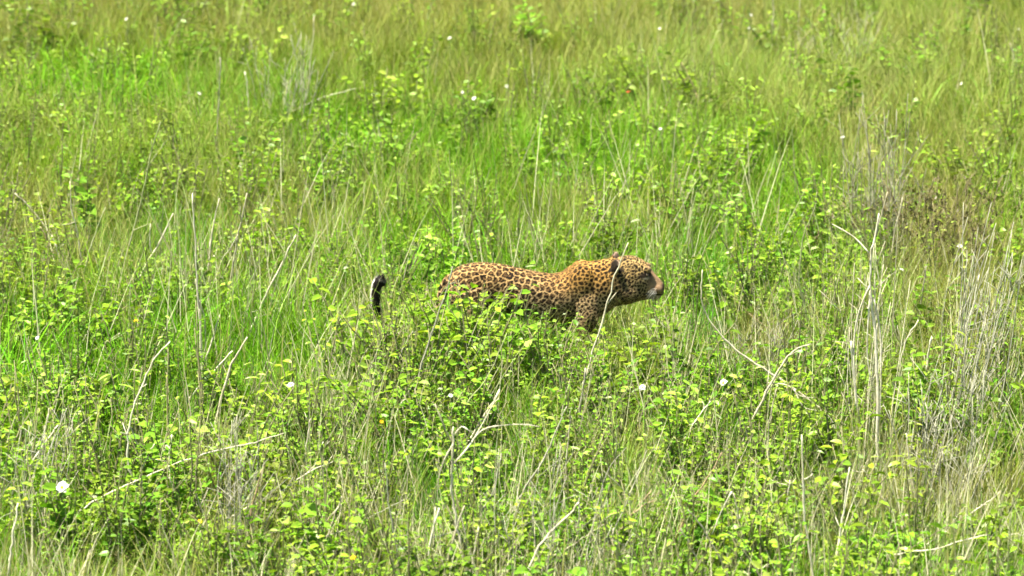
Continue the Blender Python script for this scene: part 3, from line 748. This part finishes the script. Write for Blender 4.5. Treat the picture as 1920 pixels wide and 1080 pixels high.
# centre, lower
S('dead_bush', [(850, 800), (848, 850), (847, 915), (853, 965), (863, 1020), (879, 1085)], 'bleached dead bush with forked branches at the bottom centre', 'p', 4.0, .16,
  side=[([(848, 830), (838, 812), (828, 788), (815, 757)], 2.6), ([(852, 815), (866, 800), (880, 808), (890, 812)], 2), ([(850, 832), (833, 862), (822, 900), (820, 950)], 2.4),
        ([(852, 868), (878, 838), (897, 808), (915, 776), (937, 732)], 2.2), ([(875, 842), (905, 806), (950, 797), (985, 796), (1012, 800)], 2.0)], group='dead bushes in the grass', cat='dead bush')
S(D, [(871, 948), (858, 985), (846, 1025), (834, 1085)], 'white stalk crossing the foot of the forked dead bush', 'p', 3.6, .22)
S(D, [(823, 952), (812, 990), (806, 1030), (801, 1085)], 'white stalk left of the forked dead bush', 'p', 3.4, .22)
S(D, [(897, 988), (890, 1030), (880, 1085)], 'pale stalk right of the forked dead bush', 'p', 2.8, .22)
S(D, [(722, 868), (727, 930), (738, 995), (753, 1085)], 'thin tall grey stalk left of the forked dead bush', 'g', 2.6, .2, side=[([(743, 1020), (750, 1008), (765, 1002)], 1.8)])
S(D, [(1063, 762), (1042, 810), (1018, 862), (985, 915), (963, 955)], 'long grey stalk leaning right below the leopard\'s front leg', 'g', 2.8, .24)
S(D, [(1070, 780), (1063, 845), (1058, 925)], 'straight pale stalk standing beside the long leaning grey one', 'p', 3.0, .22)
S(D, [(1085, 942), (1062, 970), (1030, 1000), (1006, 1035), (983, 1085)], 'thick pale stalk bent to the left at the bottom', 'p', 3.4, .2)
S(TW, [(1132, 983), (1100, 1005), (1072, 1022), (1054, 1034)], 'bumpy pale twig lying right of the thick bent stalk', 'p', 1.92, 0.23, .2, group=FG, cat='twig')
S('fallen_twig', [(1222, 920), (1195, 950), (1175, 980), (1157, 1003)], 'reddish tan twigs leaning together near the bottom', 't', 1.92, 0.19, .1, side=[([(1185, 966), (1210, 945), (1232, 938)], 2.0), ([(1165, 1005), (1180, 998)], 1.6)], group=FG, cat='twig')
S(TW, [(757, 937), (707, 963), (672, 983), (640, 997)], 'thin grey twig lying left of the thin tall stalk', 'g', 1.76, 0.24, .25, group=FG, cat='twig')
S(D, [(755, 752), (745, 770), (735, 800)], 'short cream stalk standing below the tail', 'p', 2.6, .24)
S(D, [(940, 850), (927, 915), (908, 950), (890, 985)], 'grey stalk between the dead bush and the long leaning stalk', 'g', 2.6, .22)
S(D, [(1020, 940), (1020, 985), (1016, 1020)], 'thin faint stalk above the thick bent one', 'v', 1.8, .22)
S(D, [(1150, 990), (1150, 1030), (1147, 1085)], 'pale upright stalk at the bottom under the reddish twigs', 'p', 2.2, .18)
# right, upper and middle
S(D, [(1449, -20), (1450, 30), (1448, 72)], 'white stalk standing at the top edge', 'p', 1.9, .25)
S(D, [(1500, -10), (1498, 42)], 'thin pale stalk at the top edge right of the white one', 'p', 1.5, .25)
S(D, [(1547, 15), (1540, 35), (1524, 52)], 'thin bowed straw stalk near the top edge', 't', 1.4, .3)
S(D, [(1894, 80), (1900, 105), (1908, 134)], 'short pale stalk near the top right corner', 'p', 2, .25)
S(D, [(1278, 118), (1290, 140), (1302, 168), (1312, 198)], 'yellowish bowed grass stalk in the far straw grass', 't', 1.7, .25)
S(D, [(1334, 95), (1338, 125), (1343, 155)], 'thin straw stalk right of the yellowish bowed one', 't', 1.5, .25)
S(D, [(1532, 360), (1527, 392), (1510, 428), (1502, 472), (1498, 532), (1508, 570), (1513, 612)], 'tall crooked greenish stalk right of the leopard', 'v', 2.2, .24)
S(D, [(1317, 506), (1315, 548), (1324, 588), (1350, 626), (1385, 660), (1430, 690), (1476, 722)], 'long pale curved stalk arching right of the leopard\'s nose', 'p', 2.8, .3)
S(TW, [(1404, 588), (1440, 616), (1476, 645)], 'straight reddish twig leaning behind the curved stalk', 't', 1.60, 0.20, group=FG, cat='twig')
S(D, [(1520, 645), (1492, 655), (1472, 675), (1450, 712), (1425, 760), (1404, 802)], 'thick bleached stalk crossing the foot of the curved one', 'p', 3.2, .24, side=[([(1440, 718), (1475, 722), (1500, 742), (1528, 746)], 1.8), ([(1488, 728), (1506, 762), (1532, 770)], 1.8)])
S('dead_bush', [(1648, 400), (1642, 440), (1633, 480), (1632, 540), (1636, 580), (1642, 640), (1645, 720), (1645, 840)], 'tall bleached dead bush with splayed stems on the right', 'p', 3.6, .2,
  side=[([(1631, 535), (1612, 580), (1602, 630), (1602, 700), (1612, 790)], 2.8), ([(1632, 545), (1628, 600), (1626, 660), (1632, 715)], 2.4), ([(1630, 475), (1605, 448), (1585, 434), (1560, 420)], 2.2),
        ([(1638, 560), (1650, 620), (1652, 700), (1650, 790)], 2.6), ([(1596, 640), (1600, 700), (1606, 770)], 3.0), ([(1634, 470), (1652, 405), (1664, 360)], 2)], group='dead bushes in the grass', cat='dead bush')
S(D, [(1692, 370), (1683, 410), (1675, 450), (1668, 505)], 'pale stalk in front of the dark brown shrub', 'p', 2.2, .25)
S(D, [(1737, 498), (1732, 535), (1727, 580)], 'faint pale stalk below the dark brown shrub', 'g', 2.4, .24)
S(D, [(1836, 515), (1822, 580), (1795, 655)], 'pale leaning stalk among the grey stems at the right', 'p', 2.2, .25)
S(D, [(1722, 600), (1698, 640), (1687, 690), (1687, 730)], 'bowed cream stalk right of the tall dead bush', 'p', 2.4, .22)
S(D, [(1747, 630), (1740, 665), (1735, 702)], 'short cream stalk right of the bowed one', 'p', 2.6, .22)
S(TW, [(1881, 632), (1855, 658), (1824, 686)], 'slanting pale twig near the right edge', 'p', 1.76, 0.22, group=FG, cat='twig')
S(D, [(1567, 520), (1566, 560), (1570, 590)], 'slim pale stalk left of the tall dead bush', 'v', 2, .24)
# right, lower
S(D, [(1332, 752), (1310, 782), (1290, 812)], 'bowed pale stalk below the foot of the curved one', 'p', 2.4, .25)
S(D, [(1456, 728), (1445, 780), (1440, 830), (1440, 875)], 'thin upright pale stalk under the bleached crossing one', 'p', 2.2, .24)
S(D, [(1354, 848), (1330, 890), (1300, 938), (1284, 972)], 'straight tan stalk leaning right at the lower right of centre', 't', 3, .24)
S(D, [(1375, 925), (1385, 965), (1396, 1020), (1402, 1070)], 'bleached stalk leaning left beside the tan one', 'p', 2.8, .22, side=[([(1372, 922), (1352, 960), (1335, 1002)], 2.2)])
S(D, [(1290, 955), (1315, 985), (1340, 1030), (1368, 1082)], 'grey stalk leaning left at the bottom', 'g', 2.8, .22)
S(D, [(1276, 990), (1298, 1030), (1322, 1082)], 'shorter grey stalk leaning left of its twin at the bottom', 'g', 2.6, .2)
S(D, [(1503, 815), (1505, 880), (1507, 960), (1516, 1020), (1526, 1085)], 'tall thick white stalk at the lower right', 'p', 3.6, .2, side=[([(1505, 900), (1516, 895), (1524, 888)], 1.6)])
S(D, [(1481, 900), (1476, 935), (1472, 975)], 'short white stalk left of the tall thick one', 'p', 2.8, .22)
S(D, [(1593, 876), (1585, 935), (1578, 985), (1570, 1040)], 'cream stalk leaning right of the tall thick one', 'p', 2.8, .22)
S(D, [(1699, 812), (1705, 860), (1713, 915)], 'pale stalk with leaves at its top at the lower right', 'p', 2.8, .24)
S(D, [(1618, 880), (1628, 896), (1640, 914)], 'very short cream stalk leaning left', 'p', 2.6, .24)
S(TW, [(1922, 1003), (1890, 1003), (1840, 1005), (1790, 1018), (1756, 1028)], 'nearly level pale twig at the lower right edge', 'p', 1.92, 0.26, .15, group=FG, cat='twig')
S(TW, [(1866, 930), (1845, 945), (1824, 960)], 'short cream twig above the nearly level one', 'p', 2.08, 0.24, .1, group=FG, cat='twig')
S(D, [(1766, 845), (1772, 875), (1782, 908)], 'white stalk among the grey stems at the lower right', 'p', 2.8, .24)
S(D, [(1548, 770), (1560, 790), (1573, 816)], 'short pale stalk leaning left below the tall dead bush', 'p', 2.4, .24)
S(TW, [(1452, 1053), (1425, 1065), (1396, 1078)], 'short pale twig lying at the bottom edge', 'p', 1.92, 0.22, .1, group=FG, cat='twig')
S(D, [(1897, 960), (1892, 1015), (1889, 1082)], 'pale green stalk standing by the right edge', 'v', 2.8, .2)

# ------------------------------------------------------------------ grey brush: bundles of fine dead stems
def brush(name, cx, top, bottom, wpx, n, label, mat, r=1.1, fan=.5, slant=0.0, leaves=0, h0=.2):
    Y = at_z(cx, bottom, h0).y
    root = at_z(cx, bottom, h0); base = Vector((root.x, Y, 0))
    e = bpy.data.objects.new(name, None); COL.objects.link(e); e.location = base; e.empty_display_size = .1
    tag(e, label, 'dead shrub', 'dead shrubs with fine stems')
    sc = Y/cp/FPX; V, F = [], []; LV, LF, LT = [], [], []
    for i in range(n):
        bx = RNG.normal(0, wpx*.36)*sc; by = RNG.normal(0, .14)
        tz = at_y(cx, top+abs(RNG.normal(0, .45))*(bottom-top), Y).z; tz = max(tz, .15)
        tx = bx*(1+fan)+slant*sc+RNG.normal(0, wpx*.42)*sc; ty = by*1.5+RNG.normal(0, .14)
        P0 = Vector((bx, by, -.02)); P2 = Vector((tx, ty, tz)); P1 = P0.lerp(P2, .55)+Vector(RNG.normal(0, .035, 3))
        C = catmull([tuple(P0), tuple(P1), tuple(P2)], 8)
        tube(V, F, C, r*sc*random.uniform(.55, 1.0), r*sc*.35, 4)
        for k in range(3):
            t = random.uniform(.4, .95); q = Vector(C[int(t*(len(C)-1))]); d = Vector((RNG.normal(0, .06), RNG.normal(0, .06), random.uniform(.05, .16)))
            tube(V, F, [q, q+d*.5, q+d+Vector((0, 0, -.01))], r*sc*.6, r*sc*.3, 3)
            for _ in range(leaves):
                a = random.uniform(0, 6.28); leaf(LV, LF, LT, q+d*random.random(), (math.cos(a), math.sin(a), random.uniform(-.6, .4)), (0, 0, 1), random.uniform(.02, .04), .016, (random.random(), 0, 0), .4)
    mesh_obj('stems', V, F, STALK_MATS[mat], e)['kind'] = 'stuff'
    if leaves: mesh_obj('foliage', LV, LF, M_BROWNLEAF, e, tone=LT, smooth=False)['kind'] = 'stuff'
brush('dead_shrub', 1640, 195, 470, 64, 46, 'faint grey dead shrub rising behind the tall bleached bush', 'g', 1.2)
brush('dead_shrub', 1632, 440, 800, 56, 15, 'feathery pale dead shrub around the foot of the tall bleached bush', 'p', 1.2, .35)
brush('dead_shrub', 1040, 860, 1060, 120, 26, 'low grey dead shrub at the bottom right of the forked bush', 'g', 1.4, .6, 15)
brush('dead_shrub', 1790, 400, 760, 70, 34, 'slanting grey dead shrub by the right edge', 'g', 1.5, .3, 60)
brush('dead_shrub', 1745, 690, 900, 80, 30, 'low grey dead shrub at the lower right', 'g', 1.5, .4, 20)
brush('withered_shrub', 1742, 325, 490, 125, 75, 'dark brown withered shrub on the right', 'b', 1.3, .5, 0, 6)
brush('dead_shrub', 455, 800, 1000, 60, 24, 'grey dead shrub at the right end of the longest fallen branch', 'g', 1.4, .4, 10)
brush('dead_shrub', 1560, 25, 110, 80, 22, 'small grey dead shrub in the far straw grass', 'g', .9, .8)
brush('dead_shrub', 530, 60, 220, 70, 22, 'grey dead shrub in the far grass left of centre', 'g', 1.0, .4)
brush('dead_shrub', 45, 780, 960, 60, 18, 'grey dead shrub at the lower left edge', 'g', 1.5, .3, 30)
brush('dead_shrub', 1430, 610, 690, 90, 26, 'low grey dead shrub behind the curved stalk', 'g', 1.1, .9)

# ------------------------------------------------------------------ flowers
def flower(px, py, size, mat, label, cat='flower', name='white_flower', h=.42, petals=5):
    c = at_z(px, py, h); base = Vector((c.x+random.uniform(-.03, .03), c.y+random.uniform(-.04, .04), -.01))
    e = bpy.data.objects.new(name, None); COL.objects.link(e); e.location = base; e.empty_display_size = .05
    tag(e, label, cat, 'flowers dotted through the grass')
    sc = c.y/cp/FPX; R = size*sc*.5
    q = c-base; V, F = [], []
    tube(V, F, catmull([(0, 0, 0), (q.x*.3+.01, q.y*.3, q.z*.55), tuple(q)], 8), .003, .0015, 4)
    mesh_obj('stem', V, F, M_GREENST, e)
    V, F, T = [], [], []; ax = Vector((random.uniform(-.7, .7), random.uniform(-.9, .1), .7)).normalized(); u = ax.cross(Vector((0, 0, 1))).normalized(); v = u.cross(ax)
    proto = None
    for k in range(petals):
        a = 6.283*k/petals+random.uniform(-.1, .1); d = u*math.cos(a)+v*math.sin(a)+ax*.35
        V, F, T = [], [], []; leaf(V, F, T, q, d, ax, R*random.uniform(.85, 1.1), R*1.45, (1, 1, 1), .3)
        mesh_obj('petal', V, F, mat, e, smooth=False)
    bmx = bmesh.new(); bmesh.ops.create_icosphere(bmx, subdivisions=1, radius=R*.25); me = bpy.data.meshes.new('flower_centre'); bmx.to_mesh(me); bmx.free()
    me.materials.append(M_YELLOW if mat is M_WHITE else mat); o = bpy.data.objects.new('flower_centre', me); COL.objects.link(o); o.parent = e; o.location = q+ax*R*.15
WF = [(373, 176, 9, 'white flower left of the thin upright grey stalk'), (950, 162, 8, 'white flower standing alone in the far grass above the leopard'), (867, 173, 7, 'smaller left one of two white flowers on stems above the leopard'),
      (889, 185, 10, 'larger right one of two white flowers on stems above the leopard'), (1800, 462, 11, 'white flower beside the dark brown shrub'), (1690, 506, 9, 'cream flower below the dark brown shrub'),
      (117, 915, 27, 'largest white flower at the lower left'), (546, 722, 14, 'white flower below the straight white stalk'), (1205, 727, 14, 'white flower below the leopard\'s head'), (1357, 718, 16, 'cream flower below the curved stalk'),
      (843, 72, 8, 'white flower at the top between olive tufts'), (1237, 54, 6, 'tiny white flower at the top right of centre'), (1408, 28, 6, 'upper of two tiny white flowers near the top edge'), (1405, 53, 6, 'lower of two tiny white flowers near the top edge'),
      (1580, 258, 9, 'cream flower above the faint grey dead shrub'), (1803, 157, 6, 'tiny white flower in the upper right straw grass'), (1910, 55, 5, 'tiny white flower by the top right corner'), (663, 8, 7, 'tiny white flower at the top edge left of centre'),
      (237, 36, 7, 'tiny white flower in the far top left grass'), (1238, 242, 7, 'tiny white flower in the bright grass above the leopard\'s head'), (70, 634, 9, 'white flower near the left edge at mid height'), (845, 742, 10, 'pale flower below the leopard\'s rump')]
for px, py, s, lb in WF: flower(px, py, s, M_WHITE, lb, h=.46)
flower(255, 602, 11, M_YELLOW, 'yellow flower right of the short twig pair on the left', name='yellow_flower')
flower(663, 618, 9, M_YELLOW, 'yellow flower below the leopard\'s tail tip', name='yellow_flower')
flower(375, 978, 10, M_YELLOW, 'yellow flower below the longest fallen branch', name='yellow_flower')
flower(715, 791, 9, M_YELLOW, 'yellow flower left of the forked dead bush', name='yellow_flower')
flower(662, 1046, 13, M_YELLOW, 'yellow flower at the bottom edge left of centre', name='yellow_flower')
flower(1178, 173, 10, M_RED, 'single red flower in the far grass above the leopard\'s head', name='red_flower', h=.46)
